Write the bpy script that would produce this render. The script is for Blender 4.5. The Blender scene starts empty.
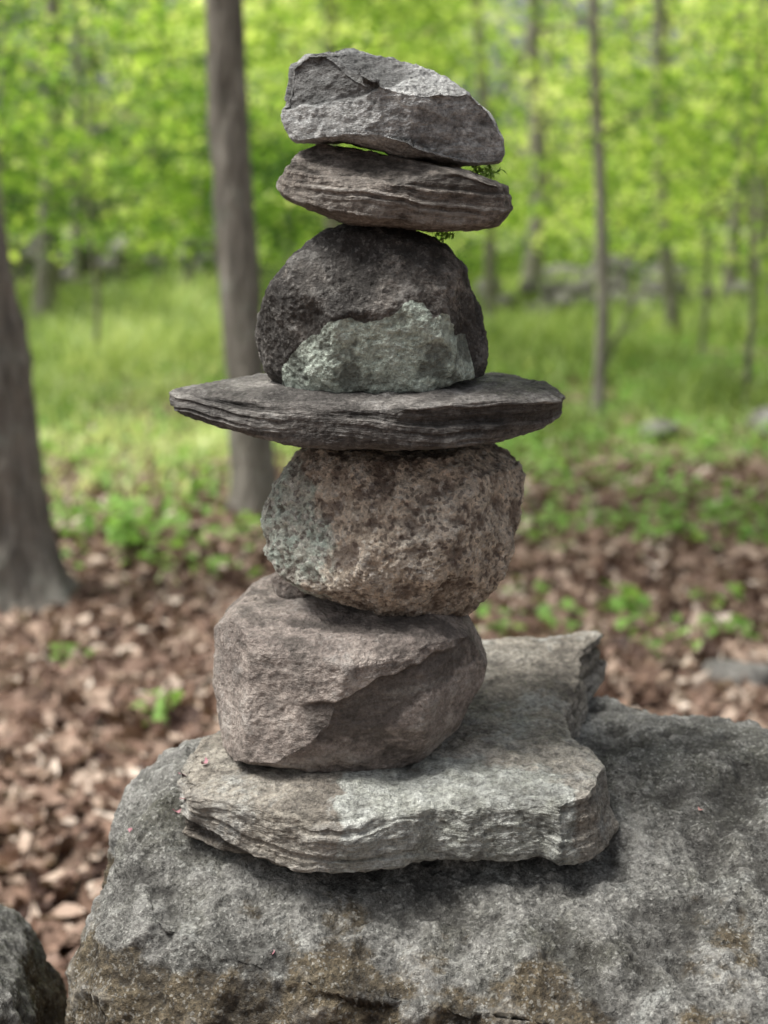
import bpy, math, numpy as np
rng=np.random.default_rng(11)
scene=bpy.context.scene
# ------------------------------------------------------------------ camera
F=1576.0; PT=math.radians(10.5); CAM=np.array([0,-1.6,1.5])
def ray(px,py):
    dx=(px-384)/F; dy=-(py-512)/F
    return np.array([dx, math.cos(PT)+dy*math.sin(PT), -math.sin(PT)+dy*math.cos(PT)])
def at_y(px,py,Y):
    d=ray(px,py); t=(Y-CAM[1])/d[1]; p=CAM+t*d; return (p[0],p[2])
def at_z(px,py,Z):
    d=ray(px,py); t=(Z-CAM[2])/d[2]; p=CAM+t*d; return (p[0],p[1])
cd=bpy.data.cameras.new("camera"); cam=bpy.data.objects.new("camera",cd)
scene.collection.objects.link(cam); scene.camera=cam
cam.location=CAM; cam.rotation_euler=(math.radians(90)-PT,0,0)
cd.sensor_fit='VERTICAL'; cd.sensor_height=36; cd.lens=F*36/1024
cd.clip_end=1000; cd.clip_start=0.05
cd.dof.use_dof=True; cd.dof.focus_distance=1.485; cd.dof.aperture_fstop=4.1

# ------------------------------------------------------------------ noise
_r=np.random.default_rng(3)
PERM=_r.permutation(256); PERM=np.concatenate([PERM,PERM,PERM])
G=_r.normal(size=(256,3)); G/=np.linalg.norm(G,axis=1)[:,None]
def perlin(p):
    i=np.floor(p).astype(np.int64); f=p-i; i&=255
    u=f*f*f*(f*(f*6-15)+10); r=0
    for a in (0,1):
        for b in (0,1):
            for c in (0,1):
                h=PERM[PERM[PERM[i[:,0]+a]+((i[:,1]+b)&255)]+((i[:,2]+c)&255)]
                g=G[h]; d=g[:,0]*(f[:,0]-a)+g[:,1]*(f[:,1]-b)+g[:,2]*(f[:,2]-c)
                w=(u[:,0] if a else 1-u[:,0])*(u[:,1] if b else 1-u[:,1])*(u[:,2] if c else 1-u[:,2])
                r=r+w*d
    return r*1.6
def fbm(p,o=4,g=.5,off=0.):
    s=0; a=1; q=p+off
    for k in range(o):
        s=s+a*perlin(q); q=q*2.03+17.3; a*=g
    return s
def ridge(p,o=4,g=.5,off=0.):
    s=0; a=1; q=p+off
    for k in range(o):
        s=s+a*(1-2.2*np.abs(perlin(q))); q=q*2.07+9.1; a*=g
    return s
def sst(a,b,x):
    t=np.clip((x-a)/(b-a),0,1); return t*t*(3-2*t)

# ------------------------------------------------------------------ mesh helpers
def mk(name,v,f,mats=(),attrs=None,smooth=True,parent=None,mi=None,link=True):
    me=bpy.data.meshes.new(name); v=np.asarray(v,np.float32); f=np.asarray(f,np.int32); k=f.shape[1]
    me.vertices.add(len(v)); me.vertices.foreach_set("co",v.ravel())
    me.loops.add(f.size); me.loops.foreach_set("vertex_index",f.ravel())
    me.polygons.add(len(f)); me.polygons.foreach_set("loop_start",np.arange(0,f.size,k,dtype=np.int32))
    me.polygons.foreach_set("loop_total",np.full(len(f),k,np.int32))
    me.polygons.foreach_set("use_smooth",np.full(len(f),smooth))
    for m in mats: me.materials.append(m)
    if mi is not None: me.polygons.foreach_set("material_index",np.asarray(mi,np.int32))
    me.update(calc_edges=True)
    if attrs:
        for n,a in attrs.items():
            at=me.attributes.new(n,'FLOAT','POINT'); at.data.foreach_set("value",np.asarray(a,np.float32))
    ob=bpy.data.objects.new(name,me)
    if link: scene.collection.objects.link(ob)
    if parent: ob.parent=parent
    return ob
def empty(name):
    e=bpy.data.objects.new(name,None); scene.collection.objects.link(e); return e
_ico={}
def ico(level):
    if level not in _ico:
        import bmesh
        bm=bmesh.new(); bmesh.ops.create_icosphere(bm,subdivisions=level,radius=1)
        me=bpy.data.meshes.new("t"); bm.to_mesh(me); bm.free()
        v=np.zeros(len(me.vertices)*3); me.vertices.foreach_get("co",v)
        f=np.zeros(len(me.polygons)*3,np.int32); me.polygons.foreach_get("vertices",f)
        _ico[level]=(v.reshape(-1,3),f.reshape(-1,3)); bpy.data.meshes.remove(me)
    return _ico[level]
def normals(v,f):
    n=np.zeros_like(v); a,b,c=v[f[:,0]],v[f[:,1]],v[f[:,2]]
    fn=np.cross(b-a,c-a)
    for k in range(3):
        for j in range(3): n[:,j]+=np.bincount(f[:,k],fn[:,j],len(v))
    return n/np.maximum(np.linalg.norm(n,axis=1),1e-12)[:,None]

# ------------------------------------------------------------------ node helper
class NT:
    def __init__(s,name):
        s.m=bpy.data.materials.new(name); s.m.use_nodes=True; s.t=s.m.node_tree; s.t.nodes.clear()
        s.out=s.n('ShaderNodeOutputMaterial')
    def n(s,ty,**k):
        x=s.t.nodes.new(ty)
        for a,b in k.items():
            if a.startswith('_'): setattr(x,a[1:],b)
        return x
    def l(s,a,b): s.t.links.new(a,b)
    def noise(s,vec,scale,detail=6,rough=.6,dist=0):
        x=s.n('ShaderNodeTexNoise'); s.l(vec,x.inputs['Vector']); x.inputs['Scale'].default_value=scale
        x.inputs['Detail'].default_value=detail; x.inputs['Roughness'].default_value=rough; x.inputs['Distortion'].default_value=dist
        return x.outputs['Fac']
    def ramp(s,fac,stops):
        x=s.n('ShaderNodeValToRGB'); s.l(fac,x.inputs[0]); e=x.color_ramp.elements
        while len(e)<len(stops): e.new(.5)
        for el,(p,c) in zip(e,stops):
            el.position=p; el.color=(*c,1) if not isinstance(c,(int,float)) else (c,c,c,1)
        return x.outputs[0]
    def mix(s,fac,a,b,mode='MIX'):
        x=s.n('ShaderNodeMix',_data_type='RGBA',_blend_type=mode)
        for sock,val in ((x.inputs[0],fac),(x.inputs[6],a),(x.inputs[7],b)):
            if hasattr(val,'links'): s.l(val,sock)
            elif isinstance(val,(int,float)): sock.default_value=val
            else: sock.default_value=(*val,1)
        return x.outputs[2]
    def math(s,op,a,b=0.):
        x=s.n('ShaderNodeMath',_operation=op)
        for i,val in enumerate((a,b)):
            if hasattr(val,'links'): s.l(val,x.inputs[i])
            else: x.inputs[i].default_value=val
        return x.outputs[0]
    def attr(s,n):
        x=s.n('ShaderNodeAttribute'); x.attribute_name=n; return x.outputs['Fac']
    def coords(s,scale=(1,1,1),rot=(0,0,0)):
        x=s.n('ShaderNodeTexCoord'); m=s.n('ShaderNodeMapping'); s.l(x.outputs['Object'],m.inputs[0])
        m.inputs['Scale'].default_value=scale; m.inputs['Rotation'].default_value=rot
        return m.outputs[0]

def rockmat(name,cols,scale=9,speck=(.12,(.6,.58,.54),(.05,.045,.04)),spscale=380,lichen=None,lic_t=(.55,.62),lscale=14,
            maskcols=None,stretch=(1,1,1),rot=(0,0,0),cavdark=.6,bump=1.0,cavcol=(.03,.027,.024),rough=.85,coarse=55,edge=.35,grain=170,gc=.5,mo=1.3,mt=(.40,.62),moss=None):
    n=NT(name); c=n.coords(); cs=n.coords(stretch,rot)
    f1=n.noise(cs,scale,7,.65,.3)
    k=len(cols); base=n.ramp(f1,[(.32+.36*i/(k-1),cols[i]) for i in range(k)])
    f2=n.noise(cs,scale*5,6,.7)
    base=n.mix(1.0,base,n.ramp(f2,[(.25,.5),(.5,1.0),(.78,1.5)]),'MULTIPLY')
    if moss: base=n.mix(n.ramp(n.noise(c,5,7,.7),[(.52,0.),(.66,.65)]),base,moss)
    if lichen:
        fl=n.noise(c,lscale,8,.75,.2)
        base=n.mix(n.ramp(fl,[(lic_t[0],0.),(lic_t[1],.8)]),base,n.mix(n.noise(c,90,4),lichen,tuple(x*.7 for x in lichen)))
    if maskcols:
        am=n.attr('mask'); ad=n.math('MULTIPLY',n.math('SUBTRACT',n.noise(c,38,7,.72),.5),mo)
        mk_=n.ramp(n.math('ADD',am,ad),[(mt[0],0.),(mt[1],1.)])
        mc=n.mix(n.ramp(n.noise(c,45,6,.7),[(.35,0.),(.65,1.)]),maskcols[0],maskcols[1])
        base=n.mix(mk_,base,mc)
    v=n.n('ShaderNodeTexVoronoi'); n.l(c,v.inputs['Vector']); v.inputs['Scale'].default_value=spscale
    sep=n.n('ShaderNodeSeparateColor'); n.l(v.outputs['Color'],sep.inputs[0])
    lite=n.math('MULTIPLY',n.math('GREATER_THAN',sep.outputs[0],.86),speck[0])
    dark=n.math('MULTIPLY',n.math('GREATER_THAN',sep.outputs[1],.84),speck[0]*1.3)
    base=n.mix(lite,base,speck[1]); base=n.mix(dark,base,speck[2])
    fine=n.noise(c,grain,4,.85)
    base=n.mix(1.,base,n.ramp(fine,[(.34,1-gc),(.5,1.),(.66,1+gc)]),'MULTIPLY')
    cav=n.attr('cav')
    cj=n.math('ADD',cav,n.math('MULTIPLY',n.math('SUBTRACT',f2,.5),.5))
    base=n.mix(n.ramp(cj,[(.12,cavdark),(.5,0.)]),base,cavcol)  # darker tone where surface displacement is low, broken up by noise
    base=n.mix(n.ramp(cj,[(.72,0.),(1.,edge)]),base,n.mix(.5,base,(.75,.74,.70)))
    b=n.n('ShaderNodeBsdfPrincipled'); n.l(base,b.inputs['Base Color']); b.inputs['Roughness'].default_value=rough
    b.inputs['Specular IOR Level'].default_value=.35
    h=n.math('ADD',n.noise(cs,coarse,6,.7),n.math('MULTIPLY',fine,.5))
    bp=n.n('ShaderNodeBump'); bp.inputs['Strength'].default_value=1.; bp.inputs['Distance'].default_value=.011*bump
    n.l(h,bp.inputs['Height']); n.l(bp.outputs[0],b.inputs['Normal']); n.l(b.outputs[0],n.out.inputs[0])
    return n.m

# ------------------------------------------------------------------ rocks
def rock(name,outline,plane,other,half,p,mat,seed,cuts=(),ncut=26,cutr=(.80,.97),amp=(.010,.004,.0013,.0004),
         fr=(7,24,85,260),level=8,strata=None,mask=None,post=None,pre=None,sm=3,crack=None,parent=None,ridg=.5,fit=True,fitz=False):
    D,f=ico(level); r_=np.random.default_rng(seed)
    o=np.array(outline); 
    A=o; B=np.roll(o,-1,0); P=np.concatenate([A+(B-A)*t for t in np.linspace(0,1,24,endpoint=False)])
    c=(P.min(0)+P.max(0))/2; Q=P-c; th=np.arctan2(Q[:,1],Q[:,0]); R=np.hypot(Q[:,0],Q[:,1]); s=np.argsort(th)
    th,R=th[s],R[s]; g=np.linspace(-np.pi,np.pi,1441)[:-1]
    Rg=np.interp(g,th,R,period=2*np.pi)
    kx=np.arange(-30,31); kk=np.exp(-.5*(kx/(sm*1.6))**2); kk/=kk.sum()
    Rg=np.convolve(np.concatenate([Rg[-30:],Rg,Rg[:30]]),kk,'valid')
    if plane=='xz': a,b_,w=D[:,0],D[:,2],D[:,1]
    else: a,b_,w=D[:,0],D[:,1],D[:,2]
    t=np.arctan2(b_,a); rho=np.hypot(a,b_); k=(rho**p+np.abs(w)**p)**(-1/p)
    rr=np.interp(t,g,Rg,period=2*np.pi)*rho*k
    x=np.cos(t)*rr; q=np.sin(t)*rr; ww=w*k*half
    v=np.stack([x,ww,q],1) if plane=='xz' else np.stack([x,q,ww],1)
    if pre is not None: v=pre(v)
    ctr=np.array([c[0],other,c[1]]) if plane=='xz' else np.array([c[0],c[1],other])
    so=seed*13.7
    def cut(v,nrm,d,soft=.004):
        e=v@nrm-d; h=np.where(e>-soft,np.where(e<soft,(e+soft)**2/(4*soft),e),0)
        return v-h[:,None]*nrm
    lo0,hi0=v.min(0),v.max(0)
    for (nrm,d) in cuts:
        nrm=np.array(nrm,float); nrm/=np.linalg.norm(nrm); v=cut(v,nrm,d,.002)
    for i in range(ncut):
        nrm=r_.normal(size=3)
        if strata is not None: nrm-=nrm@strata['n']*strata['n']*.6
        if plane=='xz' and r_.random()<.6: nrm[1]=-abs(nrm[1])-.6
        nrm/=np.linalg.norm(nrm); e=v@nrm; d=e.max()*r_.uniform(*cutr); v=cut(v,nrm,d,.0008+.0025*r_.random())
    if fit:
        lo,hi=v.min(0),v.max(0)
        for ax in ((0,2) if plane=='xz' else ((0,1,2) if fitz else (0,1))):
            v[:,ax]=lo0[ax]+(v[:,ax]-lo[ax])*(hi0[ax]-lo0[ax])/(hi[ax]-lo[ax])
    N=normals(v,f)
    v=v+N*(amp[0]*fbm(v*fr[0],3,.5,so))[:,None]
    N=normals(v,f)
    d=amp[1]*((1-ridg)*fbm(v*fr[1],4,.55,so+5)+ridg*(ridge(v*fr[1]*.8,4,.5,so+9)-.9))
    if strata is not None:
        n=strata['n']; L=(v@n)/strata['t']+strata.get('w',.8)*fbm(v*6,4,.55,so)
        li=np.floor(L).astype(int); ff=L-li; H=r_.random(512)
        s_=sst(.75,1.,ff); h=H[li&511]*(1-s_)+H[(li+1)&511]*s_
        L2=L*3.1+.5*fbm(v*20,3,.5,so); l2=np.floor(L2).astype(int); f2=L2-l2; s2=sst(.7,1.,f2)
        h=h+.4*(H[(l2*7)&511]*(1-s2)+H[((l2+1)*7)&511]*s2)
        side=np.clip(1-np.abs(N@n)**2,.08,1)
        d=d+strata['a']*(h-.7)*side*np.clip(.7+1.2*fbm(v*9,2,.5,so+2),.15,1.3)
    d=d+amp[2]*fbm(v*fr[2],4,.6,so+3)
    if crack is not None: d=d-crack(v+ctr)
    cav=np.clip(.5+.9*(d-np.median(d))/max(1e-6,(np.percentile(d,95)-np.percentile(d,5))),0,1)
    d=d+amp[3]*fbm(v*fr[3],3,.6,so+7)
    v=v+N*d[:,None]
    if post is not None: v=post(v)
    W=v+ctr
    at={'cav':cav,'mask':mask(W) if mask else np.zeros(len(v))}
    ob=mk(name,v,f,[mat],at,parent=parent); ob.location=ctr
    return ob
def un(x,y,z):
    a=np.array([x,y,z],float); return a/np.linalg.norm(a)
def XZ(pts,Y): return [at_y(a,b,Y) for a,b in pts]
def XY(pts,Z): return [at_z(a,b,Z) for a,b in pts]

cairn=empty("stone_cairn")
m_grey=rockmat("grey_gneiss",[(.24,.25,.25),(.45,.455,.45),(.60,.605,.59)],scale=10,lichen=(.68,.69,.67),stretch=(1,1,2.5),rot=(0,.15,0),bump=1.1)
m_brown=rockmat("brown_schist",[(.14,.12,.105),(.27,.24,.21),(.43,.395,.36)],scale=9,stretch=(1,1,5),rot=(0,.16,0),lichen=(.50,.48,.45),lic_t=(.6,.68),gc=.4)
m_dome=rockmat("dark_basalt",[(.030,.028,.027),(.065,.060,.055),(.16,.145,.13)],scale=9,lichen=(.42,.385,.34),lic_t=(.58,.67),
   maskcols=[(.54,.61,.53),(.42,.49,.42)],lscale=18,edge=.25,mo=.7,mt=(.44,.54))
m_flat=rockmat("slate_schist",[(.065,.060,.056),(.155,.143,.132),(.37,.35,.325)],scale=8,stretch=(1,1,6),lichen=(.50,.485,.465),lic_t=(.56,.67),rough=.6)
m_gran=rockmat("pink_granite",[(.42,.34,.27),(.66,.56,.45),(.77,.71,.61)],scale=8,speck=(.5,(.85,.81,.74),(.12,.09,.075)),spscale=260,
   maskcols=[(.52,.62,.54),(.62,.60,.52)],bump=1.5,cavdark=.66,cavcol=(.12,.082,.066),gc=.5)
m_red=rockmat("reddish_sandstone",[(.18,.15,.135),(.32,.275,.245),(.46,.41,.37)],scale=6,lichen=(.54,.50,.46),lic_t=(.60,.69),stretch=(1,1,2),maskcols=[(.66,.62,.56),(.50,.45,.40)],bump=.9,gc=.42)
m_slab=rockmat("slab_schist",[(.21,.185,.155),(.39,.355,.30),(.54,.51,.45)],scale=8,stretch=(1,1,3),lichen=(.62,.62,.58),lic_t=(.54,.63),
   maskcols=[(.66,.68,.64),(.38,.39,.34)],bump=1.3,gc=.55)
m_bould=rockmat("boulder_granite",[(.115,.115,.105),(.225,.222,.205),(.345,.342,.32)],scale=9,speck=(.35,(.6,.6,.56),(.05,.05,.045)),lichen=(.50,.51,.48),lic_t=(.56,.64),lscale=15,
   maskcols=[(.085,.066,.042),(.20,.165,.11)],cavdark=.6,coarse=45,bump=1.6,gc=.6,moss=(.10,.10,.07))

def crackA(W):
    x,z=W[:,0],W[:,2]; 
    xa,za=at_y(287,98,-.08); xb,zb=at_y(365,92,-.08); xc,zc=at_y(440,66,-.08)
    line=np.interp(x,[xa,xb,xc],[za,zb,zc])+.006*fbm(W*30,3); 
    return .008*np.exp(-((z-line)/.003)**2)*sst(xc+.01,xb,x)*(W[:,1]<.02)+.008*sst(line-.0,line+.005,z)*(W[:,1]<0)*sst(xc,xb,x)
rock("top_stone",XZ([(281,134),(285,98),(290,68),(308,54),(350,50),(397,56),(432,70),(467,93),(497,122),(508,150),(500,164),(462,168),(420,161),(380,150),(340,142),(300,144)],-.01),
 'xz',-.01,.085,3.0,m_grey,21,cuts=[((.2,-.55,.8),.050),((-.35,-.9,.05),.072),((.5,-.85,-.1),.085)],ncut=16,cutr=(.88,.98),amp=(.004,.003,.0011,.0004),crack=crackA,parent=cairn,
 strata=dict(n=un(-.12,.1,1),t=.03,a=.004,w=.7))
rock("tilted_slab_stone",XZ([(278,184),(300,154),(320,143),(360,151),(420,164),(470,173),(506,187),(513,208),(497,226),(440,230),(390,226),(350,223),(318,210),(290,198)],-.01),
 'xz',-.01,.095,2.8,m_brown,22,cuts=[((-.1,-.6,.8),.045),((.1,-.9,-.3),.075)],ncut=18,cutr=(.88,.98),amp=(.003,.0025,.0011,.0004),strata=dict(n=un(.13,-.1,1),t=.012,a=.006,w=.6),parent=cairn)
def maskC(W):
    x,z=W[:,0],W[:,2]; xs=[at_y(p,300,-.09)[0] for p in (276,300,330,380,410,440,468,480)]
    zs=[at_y(380,q,-.09)[1] for q in (372,345,324,316,306,316,338,385)]
    line=np.interp(x,xs,zs)+.010*fbm(W*35,3)
    return np.where(W[:,1]<.0,sst(line+.009,line-.009,z),0)*sst(xs[0]-.004,xs[0]+.006,x)*sst(xs[-1]+.004,xs[-1]-.006,x)*1.1
rock("dome_stone",XZ([(260,330),(268,290),(292,256),(318,235),(360,225),(410,227),(446,244),(467,270),(479,308),(486,345),(484,374),(470,384),(440,392),(380,395),(320,395),(283,388),(265,362)],0),
 'xz',0,.105,3.0,m_dome,23,cuts=[((.1,-.9,.45),.088),((.8,-.5,.1),.100),((-.6,-.7,.3),.105),((-.1,-1,-.05),.096)],cutr=(.86,.98),amp=(.005,.004,.0014,.0005),mask=maskC,parent=cairn)
def preD(v):
    x=v[:,0]; th=np.interp(x,[-.21,-.15,-.06,.12,.2],[.12,.55,1.0,.95,.55]); v=v.copy()
    v[:,2]=np.where(v[:,2]<.010,.010+(v[:,2]-.010)*th,v[:,2]); return v
rock("flat_disc_stone",[(-.217,-.01),(-.17,.06),(-.10,.125),(-.03,.155),(.05,.15),(.14,.10),(.186,.02),(.174,-.05),(.12,-.10),(.02,-.13),(-.05,-.118),(-.12,-.10),(-.18,-.05)],
 'xy',1.311,.028,5,m_flat,24,ncut=14,amp=(.0025,.002,.001,.0003),fr=(9,30,90,260),strata=dict(n=un(.06,-.03,1),t=.009,a=.009,w=.9),pre=preD,post=lambda v: v+np.stack([0*v[:,0],0*v[:,0],.03*v[:,1]],1),parent=cairn,cutr=(.92,.99))
def maskE(W):
    xb,zb=at_y(280,550,-.08)
    return sst(.085,.03,np.hypot((W[:,0]-xb),(W[:,2]-zb)*.7)+.025*fbm(W*30,3))*.8
rock("granite_stone",XZ([(264,520),(276,488),(296,458),(312,446),(400,448),(500,446),(519,456),(527,490),(521,530),(504,572),(480,602),(450,624),(410,610),(360,598),(320,590),(284,572),(269,548)],0),
 'xz',0,.11,3.8,m_gran,25,cuts=[((.22,-.72,-.65),.090),((-.55,-.8,.2),.103),((.85,-.5,.1),.110),((.1,-.8,.55),.100)],cutr=(.87,.98),amp=(.004,.0045,.0016,.0008),fr=(9,32,120,300),mask=maskE,parent=cairn)
def maskF(W):
    x1,z1=at_y(405,693,-.12)
    return .75*np.exp(-(((W[:,0]-x1)/.05)**2+((W[:,2]-z1-.15*(W[:,0]-x1))/.007)**2))*(W[:,1]<0)
def chipF(W):
    x0,z0=at_y(300,705,-.13); x1,z1=at_y(465,640,-.1)
    e=(W[:,2]-z0)-(z1-z0)/(x1-x0)*(W[:,0]-x0)+.012*fbm(W*16,3)
    return .006*sst(.0,-.004,e)*(W[:,1]<-.02)*sst(x0-.01,x0+.03,W[:,0])*sst(x1+.01,x1-.02,W[:,0])*sst(-.06,-.02,e)
rock("reddish_block_stone",XZ([(213,622),(228,604),(268,588),(330,586),(395,596),(440,612),(470,626),(485,660),(476,698),(446,724),(420,744),(372,750),(300,751),(240,742),(222,725),(213,685)],-.02),
 'xz',-.02,.135,5,m_red,26,cuts=[((-.02,-.12,1),.066),((.78,-.62,-.05),.120),((-.22,-.95,.2),.122),((.25,-.93,-.3),.122),((-.9,-.4,.1),.125),((.1,-.8,.6),.128),((.6,-.5,-.6),.128)],ncut=24,cutr=(.88,.985),amp=(.003,.0042,.001,.0004),fr=(7,15,85,260),ridg=.5,mask=maskF,crack=chipF,parent=cairn,fit=False)
rock("wedge_stone",XZ([(268,578),(290,565),(330,568),(345,585),(330,604),(290,606),(272,596)],.02),'xz',.03,.04,2.5,m_red,27,level=7,amp=(.004,.002,.001,.0004),parent=cairn)
def postG(v):
    v=v.copy(); v[:,2]+=.09*v[:,1]; return v
def maskG(W):
    xs=[at_z(p,800,.94)[0] for p in (325,350,560,590)]
    m=sst(xs[0],xs[1],W[:,0]+.02*fbm(W*25,3))*sst(xs[3],xs[2],W[:,0])
    return m*sst(-.06,-.15,W[:,1]+.05*fbm(W*14,3)-.1*W[:,0])*.8
rock("base_slab_stone",XY([(602,653),(580,672),(584,690),(566,716),(572,738),(600,750),(615,765),(602,784),(575,795),(545,787),(500,786),(470,790),(440,788),(400,794),(345,798),(290,795),(235,784),(192,774),(184,765),(196,748),(205,740),(240,726),(262,700),(330,670),(480,655),(540,656)],.965),
 'xy',.940,.036,8,m_slab,28,ncut=10,cutr=(.95,.995),amp=(.005,.0035,.0015,.0004),fr=(10,22,85,260),level=8,strata=dict(n=un(.08,.02,1),t=.016,a=.014,w=1.0),post=postG,mask=maskG,parent=cairn,sm=1.2)
def maskH(W):
    return np.clip(sst(.86,.77,W[:,2]+.06*fbm(W*8,4))*.85,0,1)
rock("boulder",[(-.19,-.265),(-.265,-.23),(-.310,-.13),(-.325,-.03),(-.305,.07),(-.24,.18),(-.05,.26),(.15,.33),(.32,.35),(.44,.28),(.56,.12),(.68,-.05),(.72,-.2),(.60,-.30),(.35,-.34),(.15,-.32),(-.05,-.29)],
 'xy',.405,.54,6,m_bould,31,cuts=[((.0,-.42,.91),.492),((-.55,-.55,.75),.628),((.35,.22,.9),.615),((-.75,.0,.7),.66),((-.5,.3,.8),.67),((-.3,-.9,.5),.50),((.3,-.9,.5),.505)],ncut=20,cutr=(.965,.995),
 amp=(.024,.012,.0042,.001),fr=(3.4,13,50,170),level=9,mask=maskH,fitz=True)
rock("boulder",[(.50,.30),(.55,.55),(.8,.75),(1.3,.7),(1.5,.3),(1.2,.05),(.85,.02),(.62,.12)],
 'xy',.39,.46,4,m_bould,33,ncut=26,cutr=(.93,.985),amp=(.03,.012,.004,.001),fr=(3,10,45,170),level=8)
rock("boulder",[(-1.0,-.25),(-.8,.15),(-.5,.28),(-.37,.16),(-.32,-.1),(-.34,-.4),(-.55,-.55),(-.85,-.5)],
 'xy',.38,.42,3.0,m_bould,34,ncut=22,cutr=(.93,.985),amp=(.03,.012,.004,.001),fr=(3,10,45,170),level=8,mask=lambda W:np.clip(sst(.78,.6,W[:,2]+.05*fbm(W*8,4))*.8,0,1))

# ------------------------------------------------------------------ ground
def gh(x,y):
    p=np.stack([np.asarray(x,float)*.35,np.asarray(y,float)*.35,np.zeros(np.size(x))],1)
    far=sst(25,60,np.hypot(x,y))
    return .07*fbm(p,3)*sst(.5,3,np.hypot(x,y))+far*.5*perlin(p*.25)
u=np.linspace(-1,1,420); sp=np.sinh(u*5.2)/np.sinh(5.2)*400
X,Y=np.meshgrid(sp,sp+4); xs,ys=X.ravel(),Y.ravel()
v=np.stack([xs,ys,gh(xs,ys)],1); n_=420
i=np.arange(n_*n_).reshape(n_,n_); fq=np.stack([i[:-1,:-1],i[:-1,1:],i[1:,1:],i[1:,:-1]],-1).reshape(-1,4)
def green_amt(x,y):
    p=np.stack([x*.5,y*.5,np.zeros(len(x))],1)
    return np.clip(sst(4.0,14,y+3.6*fbm(p,3)),0,1)
n=NT("forest_floor"); c=n.coords(); g=n.attr('green')
lit=n.ramp(n.noise(c,14,6,.7),[(.3,(.06,.038,.028)),(.5,(.16,.105,.078)),(.7,(.32,.235,.18))])
gr=n.ramp(n.noise(c,1.2,7,.75),[(.32,(.15,.13,.07)),(.5,(.20,.27,.08)),(.68,(.42,.50,.17))])
b=n.n('ShaderNodeBsdfPrincipled'); b.inputs['Roughness'].default_value=.95
n.l(n.mix(g,lit,gr),b.inputs['Base Color']); bp=n.n('ShaderNodeBump'); bp.inputs['Distance'].default_value=.03
n.l(n.noise(c,20,6,.7),bp.inputs['Height']); n.l(bp.outputs[0],b.inputs['Normal']); n.l(b.outputs[0],n.out.inputs[0])
mk("ground",v,fq,[n.m],{'green':green_amt(xs,ys)*.9})

# ------------------------------------------------------------------ leaves
def leafmat(name,stops,trans=.5,ts=1.6,rough=.5):
    n=NT(name); r=n.attr('rnd'); col=n.ramp(r,stops)
    d=n.n('ShaderNodeBsdfPrincipled'); n.l(col,d.inputs['Base Color']); d.inputs['Roughness'].default_value=rough; d.inputs['Specular IOR Level'].default_value=.3
    if trans>0:
        t=n.n('ShaderNodeBsdfTranslucent'); n.l(n.mix(1.,col,(ts*1.04,ts,ts*.7),'MULTIPLY'),t.inputs[0])
        m=n.n('ShaderNodeMixShader'); m.inputs[0].default_value=trans; n.l(d.outputs[0],m.inputs[1]); n.l(t.outputs[0],m.inputs[2]); n.l(m.outputs[0],n.out.inputs[0])
    else: n.l(d.outputs[0],n.out.inputs[0])
    return n.m
m_fol=leafmat("spring_leaves",[(0,(.025,.065,.016)),(.3,(.12,.235,.04)),(.6,(.32,.48,.09)),(.85,(.52,.64,.18)),(1,(.68,.75,.38))],.58,1.6)
m_grass=leafmat("grass_blades",[(0,(.14,.20,.06)),(.5,(.34,.46,.15)),(1,(.62,.69,.36))],.4)
m_herb=leafmat("seedling_leaves",[(0,(.12,.25,.045)),(1,(.30,.50,.13))],.4)
m_dead=leafmat("dead_leaves",[(0,(.055,.03,.022)),(.25,(.15,.088,.062)),(.5,(.28,.185,.137)),(.8,(.46,.35,.275)),(1,(.68,.58,.49))],.10,1.0,.6)
def frame(yaw,tilt,roll):
    cy,sy,ct,st=np.cos(yaw),np.sin(yaw),np.cos(tilt),np.sin(tilt)
    u=np.stack([cy*ct,sy*ct,st],1); w0=np.stack([-sy,cy,0*cy],1); n0=np.cross(u,w0)
    w=w0*np.cos(roll)[:,None]+n0*np.sin(roll)[:,None]; nn=np.cross(u,w); return u,w,nn
def leaf_quads(C,L,r_,tilt=.5,wr=.6):
    N=len(C); L=np.broadcast_to(L,(N,))
    u,w,nn=frame(r_.uniform(0,6.283,N),r_.normal(0,tilt,N)-.2,r_.normal(0,tilt,N))
    Lc=L[:,None]; v=np.empty((N,4,3))
    v[:,0]=C-u*Lc*.5; v[:,1]=C+w*Lc*wr*.5+nn*Lc*.08; v[:,2]=C+u*Lc*.5; v[:,3]=C-w*Lc*wr*.5+nn*Lc*.08
    f=np.arange(N*4).reshape(N,4); return v.reshape(-1,3),f
def litter_leaves(C,L,r_,flat=.3):
    ts=np.array([0,.18,.42,.7,1.]); wd=np.array([.02,.22,.31,.20,.01])
    N=len(C); u,w,nn=frame(r_.uniform(0,6.283,N),r_.normal(0,flat,N),r_.normal(0,flat,N))
    cl=r_.normal(0,.8,N); cw=r_.normal(0,1.1,N); asp=r_.uniform(.6,1.3,N); v=np.empty((N,15,3))
    for i,t in enumerate(ts):
        for j,s in enumerate((-1,0,1)):
            a=(t-.5); b=s*wd[i]*asp*(1+.22*r_.normal(size=N))
            z=cl*a*a+cw*b*b+ (abs(s)*.05*r_.normal(size=N))
            v[:,i*3+j]=C+(u*(a*np.ones(N))[:,None]+w*b[:,None]+nn*z[:,None])*L[:,None]
    q=[]
    for i in range(4):
        for j in range(2): q.append([i*3+j,i*3+j+1,(i+1)*3+j+1,(i+1)*3+j])
    f=(np.arange(N)[:,None,None]*15+np.array(q)[None]).reshape(-1,4); return v.reshape(-1,3),f
N=76000
y=np.concatenate([rng.uniform(-2.0,8,int(N*.76)),rng.uniform(6,17,N-int(N*.76))]); x=rng.uniform(-1,1,N)*(1.7+.30*np.abs(y+1.6))
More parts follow.
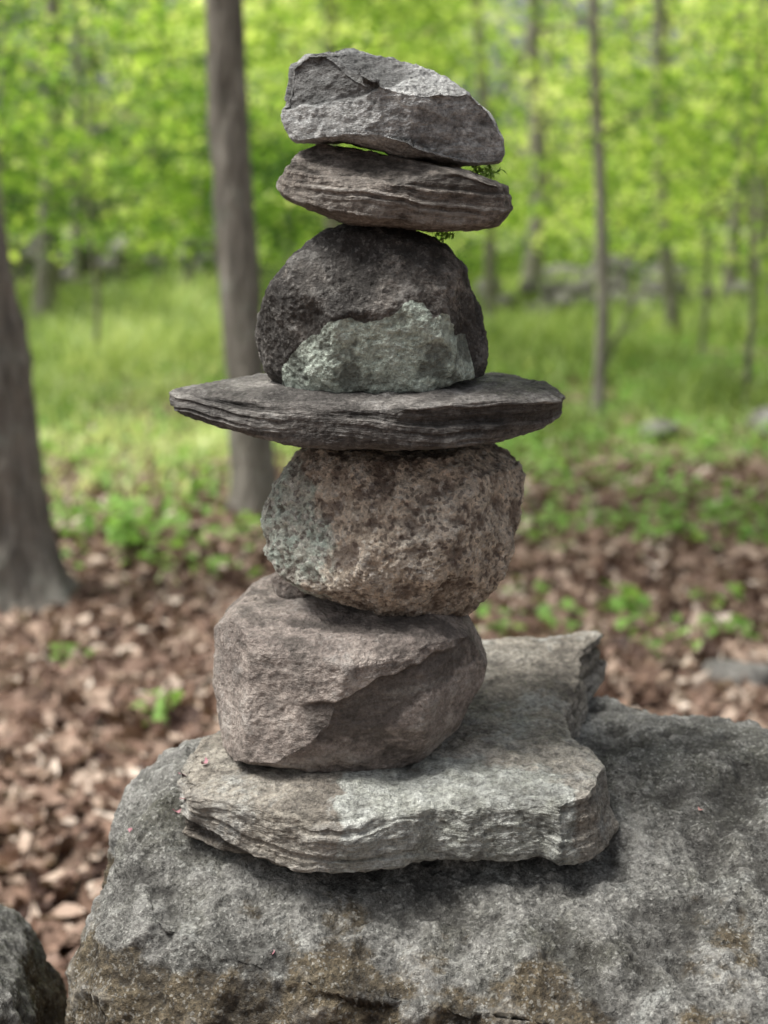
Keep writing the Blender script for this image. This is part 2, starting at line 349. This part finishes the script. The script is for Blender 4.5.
keep=(rng.random(N)>green_amt(x,y)*.8); x,y=x[keep],y[keep]; N=len(x)
L=rng.uniform(.04,.12,N); C=np.stack([x,y,gh(x,y)+rng.uniform(.003,.045,N)],1)
v,f=litter_leaves(C,L,rng,.42); mk("leaf_litter",v,f,[m_dead],{'rnd':np.repeat(np.clip(rng.normal(.48,.3,N),0,1),15)},smooth=False)
# small pink petals and leaf scraps fallen on the boulder and slab
n=NT("fallen_petals"); b=n.n('ShaderNodeBsdfPrincipled'); n.l(n.ramp(n.attr('rnd'),[(0,(.28,.12,.14)),(.5,(.36,.17,.20)),(1,(.24,.15,.09))]),b.inputs['Base Color']); n.l(b.outputs[0],n.out.inputs[0]); m_pet=n.m
bpy.context.view_layer.update(); dg=bpy.context.evaluated_depsgraph_get()
from mathutils import Vector
Cp=[]
for (px,py) in ((182,775),(186,800),(178,812),(132,828),(205,765),(272,955),(240,1015),(268,372),(285,375),(700,810)):
    d_=Vector(ray(px,py)).normalized(); hit,loc,nrm,_,ob_,_=scene.ray_cast(dg,Vector(CAM),d_)
    if hit and loc.y<.6 and nrm.z>.25: Cp.append(np.array(loc)+np.array(nrm)*.0015)
if Cp:
    Cp=np.array(Cp); v,f=litter_leaves(Cp,rng.uniform(.006,.011,len(Cp)),rng,.2); mk("fallen_petals",v,f,[m_pet],{'rnd':np.repeat(rng.random(len(Cp)),15)})

# grass
N=170000
yy=10**rng.uniform(math.log10(6.2),math.log10(48),N)-1.6; xx=rng.uniform(-1,1,N)*(2.6+.38*(yy+1.6))
pn=fbm(np.stack([xx*.45,yy*.3,0*xx],1),3); keep=rng.random(N)<green_amt(xx,yy)*np.clip(.6+1.3*pn,.06,1)
xx,yy=xx[keep],yy[keep]; N=len(xx); h=rng.uniform(.06,.34,N)*np.clip(.35+(yy-5)/14,.3,1.25)*np.clip(1+1.2*pn[keep],.5,1.7); wd=rng.uniform(.006,.014,N)*np.clip(yy/10,.9,2.6)
a=rng.uniform(0,6.283,N); lean=rng.normal(0,.38,(N,2)); zz=gh(xx,yy)
s=np.stack([np.cos(a),np.sin(a),0*a],1)*wd[:,None]
B=np.stack([xx,yy,zz],1); M=B+np.stack([lean[:,0]*h*.4,lean[:,1]*h*.4,h*.6],1); T=B+np.stack([lean[:,0]*h*1.3,lean[:,1]*h*1.3,h],1)
v=np.stack([B-s*.6,B+s*.6,M+s,M-s,T+s*.15,T-s*.15],1).reshape(-1,3)
f=(np.arange(N)[:,None,None]*6+np.array([[0,1,2,3],[3,2,4,5]])[None]).reshape(-1,4)
mk("grass",v,f,[m_grass],{'rnd':np.repeat(np.clip(rng.normal(.46,.25,N)+.8*fbm(np.stack([xx*.3,yy*.18,0*xx+9],1),3),0,1),6)},smooth=False)

def seedlings(cl,size,nl,spread,hgt):
    Cs=[];
    for (x0,y0) in cl:
        k=nl; r=spread*np.sqrt(rng.random(k)); t=rng.uniform(0,6.283,k)
        Cs.append(np.stack([x0+r*np.cos(t),y0+r*np.sin(t),float(gh(np.array([x0]),np.array([y0]))[0])+hgt*(rng.random(k)*.8+.3)],1))
    C=np.concatenate(Cs); v,f=leaf_quads(C,rng.uniform(.6,1.3,len(C))*size,rng,.35,.75); return v,f,len(C)
N=4200; ys_=rng.uniform(2.5,24,N); xs_=rng.uniform(-1,1,N)*(1.5+.34*ys_)
pn=fbm(np.stack([xs_*.6,ys_*.6,0*xs_+4],1),3); kp=rng.random(N)<np.clip(sst(2.5,9,ys_)*.7+pn*.9-.05,.01,1)
v,f,k=seedlings(list(zip(xs_[kp],ys_[kp])),.065,9,.13,.13)
mk("seedlings",v,f,[m_herb],{'rnd':np.repeat(rng.random(k),4)},smooth=False)
for (px,py,nl,sp_,hg,sz) in ((145,555,70,.22,.22,.085),(60,540,30,.2,.14,.07),(75,665,14,.08,.08,.05),(158,728,18,.09,.10,.05),(625,610,12,.10,.12,.11),(530,590,16,.14,.07,.06),(690,470,60,.3,.15,.07),(735,640,10,.12,.06,.05),(560,530,30,.25,.1,.07),(715,600,14,.14,.08,.06),(210,570,14,.12,.08,.06),(640,540,24,.2,.1,.07)):
    v,f,k=seedlings([at_z(px,py,0)],sz,nl,sp_,hg); mk("green_seedling",v,f,[m_herb],{'rnd':np.repeat(.3+.7*rng.random(k),4)},smooth=False)
for (px,py,Y,sx,nl) in ((482,172,.0,.014,60),(442,234,.02,.012,45)):
    x0,z0=at_y(px,py,Y); C=np.stack([x0+rng.normal(0,sx*.6,nl),Y+rng.normal(0,.015,nl),z0+rng.normal(0,.003,nl)],1)
    v,f=leaf_quads(C,rng.uniform(.005,.010,nl),rng,.7,.4); mk("moss_tuft",v,f,[m_herb],{'rnd':np.repeat(rng.random(nl),4)},smooth=False,parent=cairn)

# ------------------------------------------------------------------ trees
n=NT("bark"); c=n.coords((1,1,.16)); c1=n.coords()
col=n.ramp(n.noise(c,22,7,.7),[(.3,(.09,.08,.07)),(.5,(.28,.255,.22)),(.72,(.50,.465,.41))])
col=n.mix(n.ramp(n.noise(c1,5,7,.7),[(.55,0.),(.68,.6)]),col,(.40,.42,.36))
b=n.n('ShaderNodeBsdfPrincipled'); b.inputs['Roughness'].default_value=.9; n.l(col,b.inputs['Base Color'])
bp=n.n('ShaderNodeBump'); bp.inputs['Distance'].default_value=.05; n.l(n.noise(c,30,6,.7),bp.inputs['Height']); n.l(bp.outputs[0],b.inputs['Normal']); n.l(b.outputs[0],n.out.inputs[0])
m_bark=n.m
def tube(P,R,ns,seg=0,rough=0.,flare=0.):
    P=np.array(P,float); R=np.array(R,float)
    if seg:
        t=np.linspace(0,len(P)-1,seg); i=np.arange(len(P)); P=np.stack([np.interp(t,i,P[:,k]) for k in range(3)],1); R=np.interp(t,i,R)
        ker=np.ones(max(3,seg//12)|1); ker/=ker.sum(); h=len(ker)//2
        for k in range(3): 
            e=np.concatenate([P[:1,k]*2-P[h:0:-1,k],P[:,k],2*P[-1:,k]-P[-2:-2-h:-1,k]]); P[:,k]=np.convolve(e,ker,'valid')
    T=np.gradient(P,axis=0); T/=np.linalg.norm(T,axis=1)[:,None]
    ref=np.array([0,1,0.]) if abs(T[0,1])<.9 else np.array([1.,0,0]); A=np.cross(T,ref); A/=np.linalg.norm(A,axis=1)[:,None]; Bv=np.cross(T,A)
    th=np.linspace(0,2*np.pi,ns,endpoint=False)
    ring=P[:,None,:]+R[:,None,None]*(np.cos(th)[None,:,None]*A[:,None,:]+np.sin(th)[None,:,None]*Bv[:,None,:])
    v=ring.reshape(-1,3)
    if rough:
        cc=np.repeat(P,ns,0); rad=v-cc; q=v*np.array([9,9,2.2]); k=1+rough*(ridge(q,3)-.8)+.06*fbm(v*2,2)
        if flare:
            z=v[:,2]; an=np.tile(th,len(P)); k=k+flare*np.exp(-np.maximum(z,0)/.13)*(1+.5*np.sin(an*5+1))
        v=cc+rad*k[:,None]
    m=len(P); i=np.arange(m*ns).reshape(m,ns); j=np.roll(i,-1,1)
    f=np.stack([i[:-1],j[:-1],j[1:],i[1:]],-1).reshape(-1,4); return v,f
def join(parts):
    V=[];Fc=[];o=0
    for v,f in parts: V.append(v);Fc.append(f+o);o+=len(v)
    return np.concatenate(V),np.concatenate(Fc)
def sprays(C,rad,per,size,r_,tone=None):
    k=len(C); rad=np.broadcast_to(rad,(k,)); rr=np.repeat(rad,per); cc=np.repeat(C,per,0); n=len(cc)
    q=np.sqrt(r_.random(n)); t=r_.uniform(0,6.283,n); tx=np.repeat(r_.normal(0,.3,k),per); ty=np.repeat(r_.normal(0,.3,k),per)
    dx=q*np.cos(t)*rr; dy=q*np.sin(t)*rr
    P=cc+np.stack([dx,dy,dx*tx+dy*ty-.18*q*rr+r_.normal(0,.10,n)*rr],1)
    v,f=leaf_quads(P,r_.uniform(.6,1.3,n)*size,r_,.5)
    base=r_.normal(0,.15,k)+(0 if tone is None else tone)
    return v,f,np.repeat(np.clip(.5+np.repeat(base,per)+r_.normal(0,.16,n),0,1),4)
def tree(name,path,radii,limbs,crown,seed,ns=40,seg=120,rough=.08,flare=.35,leaf=.10):
    r_=np.random.default_rng(seed); root=empty(name); root.location=(path[0][0],path[0][1],0)
    off=np.array([path[0][0],path[0][1],0])
    P=np.array(path)-off; parts=[tube(P,radii,ns,seg,rough,flare)]; tips=[]
    for (h,az,ln,el,r0) in limbs:
        zt=P[:,2]; b0=np.array([np.interp(h,zt,P[:,0]),np.interp(h,zt,P[:,1]),h]); d=np.array([math.cos(az)*math.cos(el),math.sin(az)*math.cos(el),math.sin(el)])
        pts=[b0]; 
        for s in range(5):
            d=d+r_.normal(0,.13,3)+np.array([0,0,.04]); d/=np.linalg.norm(d); pts.append(pts[-1]+d*ln/5)
        rr=np.linspace(r0,r0*.18,6); parts.append(tube(pts,rr,10,20)); 
        for q in range(2,6):
            tips.append(pts[q])
            if ln>.8:
                d2=d+r_.normal(0,.6,3); d2/=np.linalg.norm(d2); e=pts[q]+d2*ln*.35; parts.append(tube([pts[q],(pts[q]+e)/2+r_.normal(0,.03,3),e],[r0*.3,r0*.2,r0*.08],6,8)); tips.append(e)
    v,f=join(parts); mk(name+"_trunk",v,f,[m_bark],parent=root)
    if crown and tips:
        T=np.array(tips); k=crown['per_tip']; C=np.repeat(T,k,0)+r_.normal(0,crown['sp'],(len(T)*k,3))
        C=C[C[:,2]>crown.get('zmin',0)]
        v,f,rd=sprays(C,r_.uniform(.5,1.2,len(C))*crown['rad'],crown['n'],leaf,r_,crown.get('tone'))
        mk(name+"_crown",v,f,[m_fol],{'rnd':rd},smooth=False,parent=root)
    return root
def limbs(r_,k,h0,h1,ln,r0,el=(.2,.8)):
    return [(r_.uniform(h0,h1),r_.uniform(0,6.283),r_.uniform(.6,1.1)*ln,r_.uniform(*el),r0*r_.uniform(.6,1)) for _ in range(k)]
R=np.random.default_rng(5)
x0,y0=at_z(8,598,0); x0-=.02
tree("maple_tree",[(x0,y0,-.1),(x0-.03,y0,.5),(x0-.06,y0,1.0),(x0-.15,y0+.05,1.8),(x0-.32,y0+.1,3.5),(x0-.5,y0,6.5),(x0-.45,y0,9)],[.235,.205,.19,.175,.15,.12,.05],
     limbs(R,9,4.2,8.8,2.6,.06),dict(per_tip=2,sp=.4,rad=.6,n=45),41,ns=160,seg=400,rough=.10)
x0,y0=at_z(250,520,0); x0+=.03
tree("maple_tree",[(x0,y0,-.1),(x0-.02,y0,.5),(x0-.065,y0,1.2),(x0-.11,y0+.05,2.0),(x0-.13,y0+.1,3),(x0-.05,y0,6),(x0+.05,y0,9)],[.115,.105,.10,.095,.09,.08,.03],
     limbs(R,9,3.6,8.8,2.2,.045)+[(2.25,3.0,.5,1.1,.05)],dict(per_tip=2,sp=.4,rad=.55,n=45,zmin=3.2),42,ns=120,seg=400,rough=.10)
x0,y0=at_z(597,418,0)
tree("young_tree",[(x0,y0,-.1),(x0+.03,y0,.8),(x0-.02,y0,1.8),(x0-.10,y0+.05,3.0),(x0-.12,y0+.1,5),(x0-.0,y0,7)],[.05,.045,.042,.038,.03,.01],
     [(.35,.1,1.0,1.1,.016),(.5,.2,.7,.9,.012),(.9,.15,.9,.9,.012),(1.2,2.8,.7,.9,.012)]+limbs(R,14,1.9,6.5,1.1,.015,(.1,.7)),dict(per_tip=1,sp=.2,rad=.3,n=16,zmin=1.7),43,ns=32,seg=160,rough=.06,flare=.3,leaf=.08)
x0,y0=at_z(335,372,0)
tree("young_tree",[(x0,y0,-.1),(x0,y0,1),(x0-.02,y0,2.5),(x0-.06,y0,5),(x0,y0,8)],[.09,.085,.08,.06,.02],limbs(R,12,2.6,7.5,2,.03),dict(per_tip=2,sp=.4,rad=.5,n=35),44,ns=40,seg=120)
for q,(px,dist,hh,nl,ln,tn) in enumerate(((745,12.5,3.4,16,1.1,.15),(95,15,3.6,18,1.5,.1),(700,17,4.2,18,1.4,.1),(10,12,3.2,12,1.2,-.1))):
    yb=dist-1.6; xb=(px-384)/F*dist
    tree("maple_sapling",[(xb,yb,-.1),(xb+.05,yb,.8),(xb-.03,yb,1.8),(xb+.06,yb+.05,hh)],[.028,.024,.018,.006],
      limbs(R,nl,1.0,hh-.1,ln,.010,(-.1,.5)),dict(per_tip=1,sp=.18,rad=.38,n=16,zmin=1.25,tone=tn),60+q,ns=20,seg=80,rough=.05,flare=.3,leaf=.10)

# distant woodland mass
root=empty("distant_trees"); parts=[]
tr=[(45,24,.17,.4),(112,38,.10,-.4),(183,26,.08,.9),(490,22,.08,-.2),(527,28,.17,.15),(562,45,.11,-.5),(676,20,.085,-.35),(724,24,.10,.2),(640,42,.16,.4),(430,40,.12,0),(290,46,.15,.3),
    (-120,24,.15,.2),(-60,32,.18,-.3),(840,24,.13,.3),(900,34,.16,-.2),(150,48,.2,.2),(755,36,.2,-.1),(350,30,.05,.9),(-10,46,.2,.2),(612,52,.2,.2),(78,30,.09,.2)]
for (px,dist,r,lx) in tr:
    yb=dist-1.6; xb=(px-384)/F*dist*1.0; z0=float(gh(np.array([xb]),np.array([yb]))[0])
    parts.append(tube([(xb,yb,z0-.2),(xb+lx*.5+R.normal(0,.08),yb,2),(xb+lx*.7+R.normal(0,.12),yb,4.5),(xb+lx*1.2,yb,8),(xb+lx*1.5,yb,12)],[r*1.1,r*.95,r*.8,r*.6,r*.25],16,40,.06,.2))
    for _ in range(9):
        h=R.uniform(1.5,9.5); az=R.uniform(0,6.28); ln=R.uniform(.8,2.6); b0=np.array([xb+np.interp(h,[0,2,4.5,8,12],[0,lx*.5,lx*.7,lx*1.2,lx*1.5]),yb,h]); e=b0+ln*np.array([math.cos(az),math.sin(az),R.uniform(.1,.9)])
        parts.append(tube([b0,(b0+e)/2+R.normal(0,.15,3),e],[r*.3,r*.2,r*.06],6,8))
v,f=join(parts); mk("trunks",v,f,[m_bark],parent=root)
def layer(nsp,d0,d1,z0,z1,rad,per,size,seed,hole=None,wid=.34,thr=-.05,tb=0.):
    r_=np.random.default_rng(seed); d=r_.uniform(d0,d1,nsp); x=r_.uniform(-1,1,nsp)*(d*wid+2); z=z0+(z1-z0)*r_.random(nsp)
    z=z*(.6+.4*d/d1)
    C=np.stack([x,d-1.6,z],1)
    den=fbm(C*np.array([.28,.2,.45]),3,.5,seed)
    kp=den>r_.normal(thr,.10,nsp)
    if hole is not None: kp&=~((r_.random(nsp)<hole(x/d,(z-1.5)/d)))
    C=C[kp]; xd=C[:,0]/(C[:,1]+1.6)
    tone=tb+.85*fbm(C*np.array([.22,.1,.4])+40,3,.5,seed)+.25*np.clip(xd/.2,-1,1)-.25*sst(3.2,1.2,C[:,2]/(C[:,1]/24+.4))  # shade put into leaf colour: shaded clumps, darker to the left and low down
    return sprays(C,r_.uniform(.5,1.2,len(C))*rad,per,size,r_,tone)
def hole(u,w):
    return .99*np.exp(-(((u-.085)/.045)**2+((w-.13)/.07)**2))+.9*np.exp(-(((u-.22)/.06)**2+((w-.005)/.02)**2))+.93*np.exp(-(((u-.17)/.03)**2+((w-.11)/.06)**2))+.75*np.exp(-(((u+.19)/.02)**2+((w-.11)/.05)**2))
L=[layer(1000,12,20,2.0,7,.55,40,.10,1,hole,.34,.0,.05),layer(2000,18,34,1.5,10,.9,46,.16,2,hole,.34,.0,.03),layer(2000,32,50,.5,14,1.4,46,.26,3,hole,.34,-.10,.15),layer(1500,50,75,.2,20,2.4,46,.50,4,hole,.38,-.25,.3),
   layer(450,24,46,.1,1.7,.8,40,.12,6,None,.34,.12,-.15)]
V=[];Fc=[];Rn=[];o=0
for v,f,r in L: V.append(v);Fc.append(f+o);Rn.append(r);o+=len(v)
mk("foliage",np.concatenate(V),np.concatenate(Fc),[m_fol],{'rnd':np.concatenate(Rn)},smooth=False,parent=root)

# ------------------------------------------------------------------ stone wall + scattered rocks
m_wall=rockmat("fieldstone",[(.08,.08,.07),(.20,.19,.175),(.40,.39,.36)],scale=2,spscale=60,lichen=(.5,.5,.46),lscale=3,coarse=8,bump=4,grain=30)
def pile(name,P,S,seed):
    r_=np.random.default_rng(seed); D,fi=ico(4); parts=[]
    for p,s in zip(P,S):
        v=D*s*np.array([r_.uniform(.8,1.4),r_.uniform(.7,1.1),r_.uniform(.5,.8)])
        for _ in range(10):
            nn=r_.normal(size=3); nn/=np.linalg.norm(nn); e=v@nn; dd=e.max()*r_.uniform(.7,.95); v=v-np.maximum(e-dd,0)[:,None]*nn
        a=r_.uniform(0,6.28); v=v@np.array([[math.cos(a),-math.sin(a),0],[math.sin(a),math.cos(a),0],[0,0,1]])
        v=v+(D*(s*.08*fbm(D*2,3,.5,r_.random()*90))[:,None]); parts.append((v+p,fi))
    v,f=join(parts); return mk(name,v,f,[m_wall],{'cav':np.full(len(v),.5),'mask':np.zeros(len(v))})
P=[];S=[]
for x in np.arange(-11,-1.0,.42):
    for k in range(4 if x<-3 else 2):
        P.append((x+R.normal(0,.15),30+R.normal(0,.2)+.08*x,.15+.27*k+R.normal(0,.06))); S.append(R.uniform(.16,.38))
pile("stone_wall",P,S,1)
P=[];S=[]
for x in np.arange(1.8,9,.34):
    for k in range(3):
        P.append((x+R.normal(0,.15),25-.75*x+R.normal(0,.25),.08+.19*k)); S.append(R.uniform(.14,.29))
pile("stone_wall",P,S,2)
P=[(at_z(530,268,0)[0]+R.normal(0,.9),29+R.normal(0,.6),.15+.4*R.random()) for _ in range(22)]; pile("rock_pile",P,[R.uniform(.25,.5) for _ in P],3)
P=[];S=[]
for (px,py,s) in ((776,436,.19),(660,436,.12),(742,690,.12),(125,300,.2),(60,395,.12),(450,470,.08),(700,330,.2),(640,312,.2),(560,330,.14)):
    x_,y_=at_z(px,py,0); P.append((x_,y_,s*.3)); S.append(s)
pile("field_stones",P,S,4)

# ------------------------------------------------------------------ light
w=bpy.data.worlds.new("World"); scene.world=w; w.use_nodes=True; t=w.node_tree; t.nodes.clear()
SE,SR=math.radians(62),math.radians(-98)
sky=t.nodes.new('ShaderNodeTexSky'); sky.sky_type='NISHITA'; sky.sun_disc=False; sky.sun_elevation=SE; sky.sun_rotation=SR; sky.dust_density=6; sky.air_density=1
hs=t.nodes.new('ShaderNodeHueSaturation'); hs.inputs['Saturation'].default_value=.25
bg=t.nodes.new('ShaderNodeBackground'); bg.inputs[1].default_value=.15; o=t.nodes.new('ShaderNodeOutputWorld')
t.links.new(sky.outputs[0],hs.inputs['Color']); t.links.new(hs.outputs[0],bg.inputs[0]); t.links.new(bg.outputs[0],o.inputs[0])
ld=bpy.data.lights.new("sun",'SUN'); ld.energy=4.8; ld.angle=math.radians(24); ld.color=(1,.965,.90)
sun=bpy.data.objects.new("sun",ld); scene.collection.objects.link(sun)
d=np.array([math.sin(SR)*math.cos(SE),math.cos(SR)*math.cos(SE),math.sin(SE)])
sun.rotation_euler=Vector(d).to_track_quat('Z','Y').to_euler()
scene.view_settings.view_transform='Standard'; scene.view_settings.look='None'; scene.view_settings.exposure=0
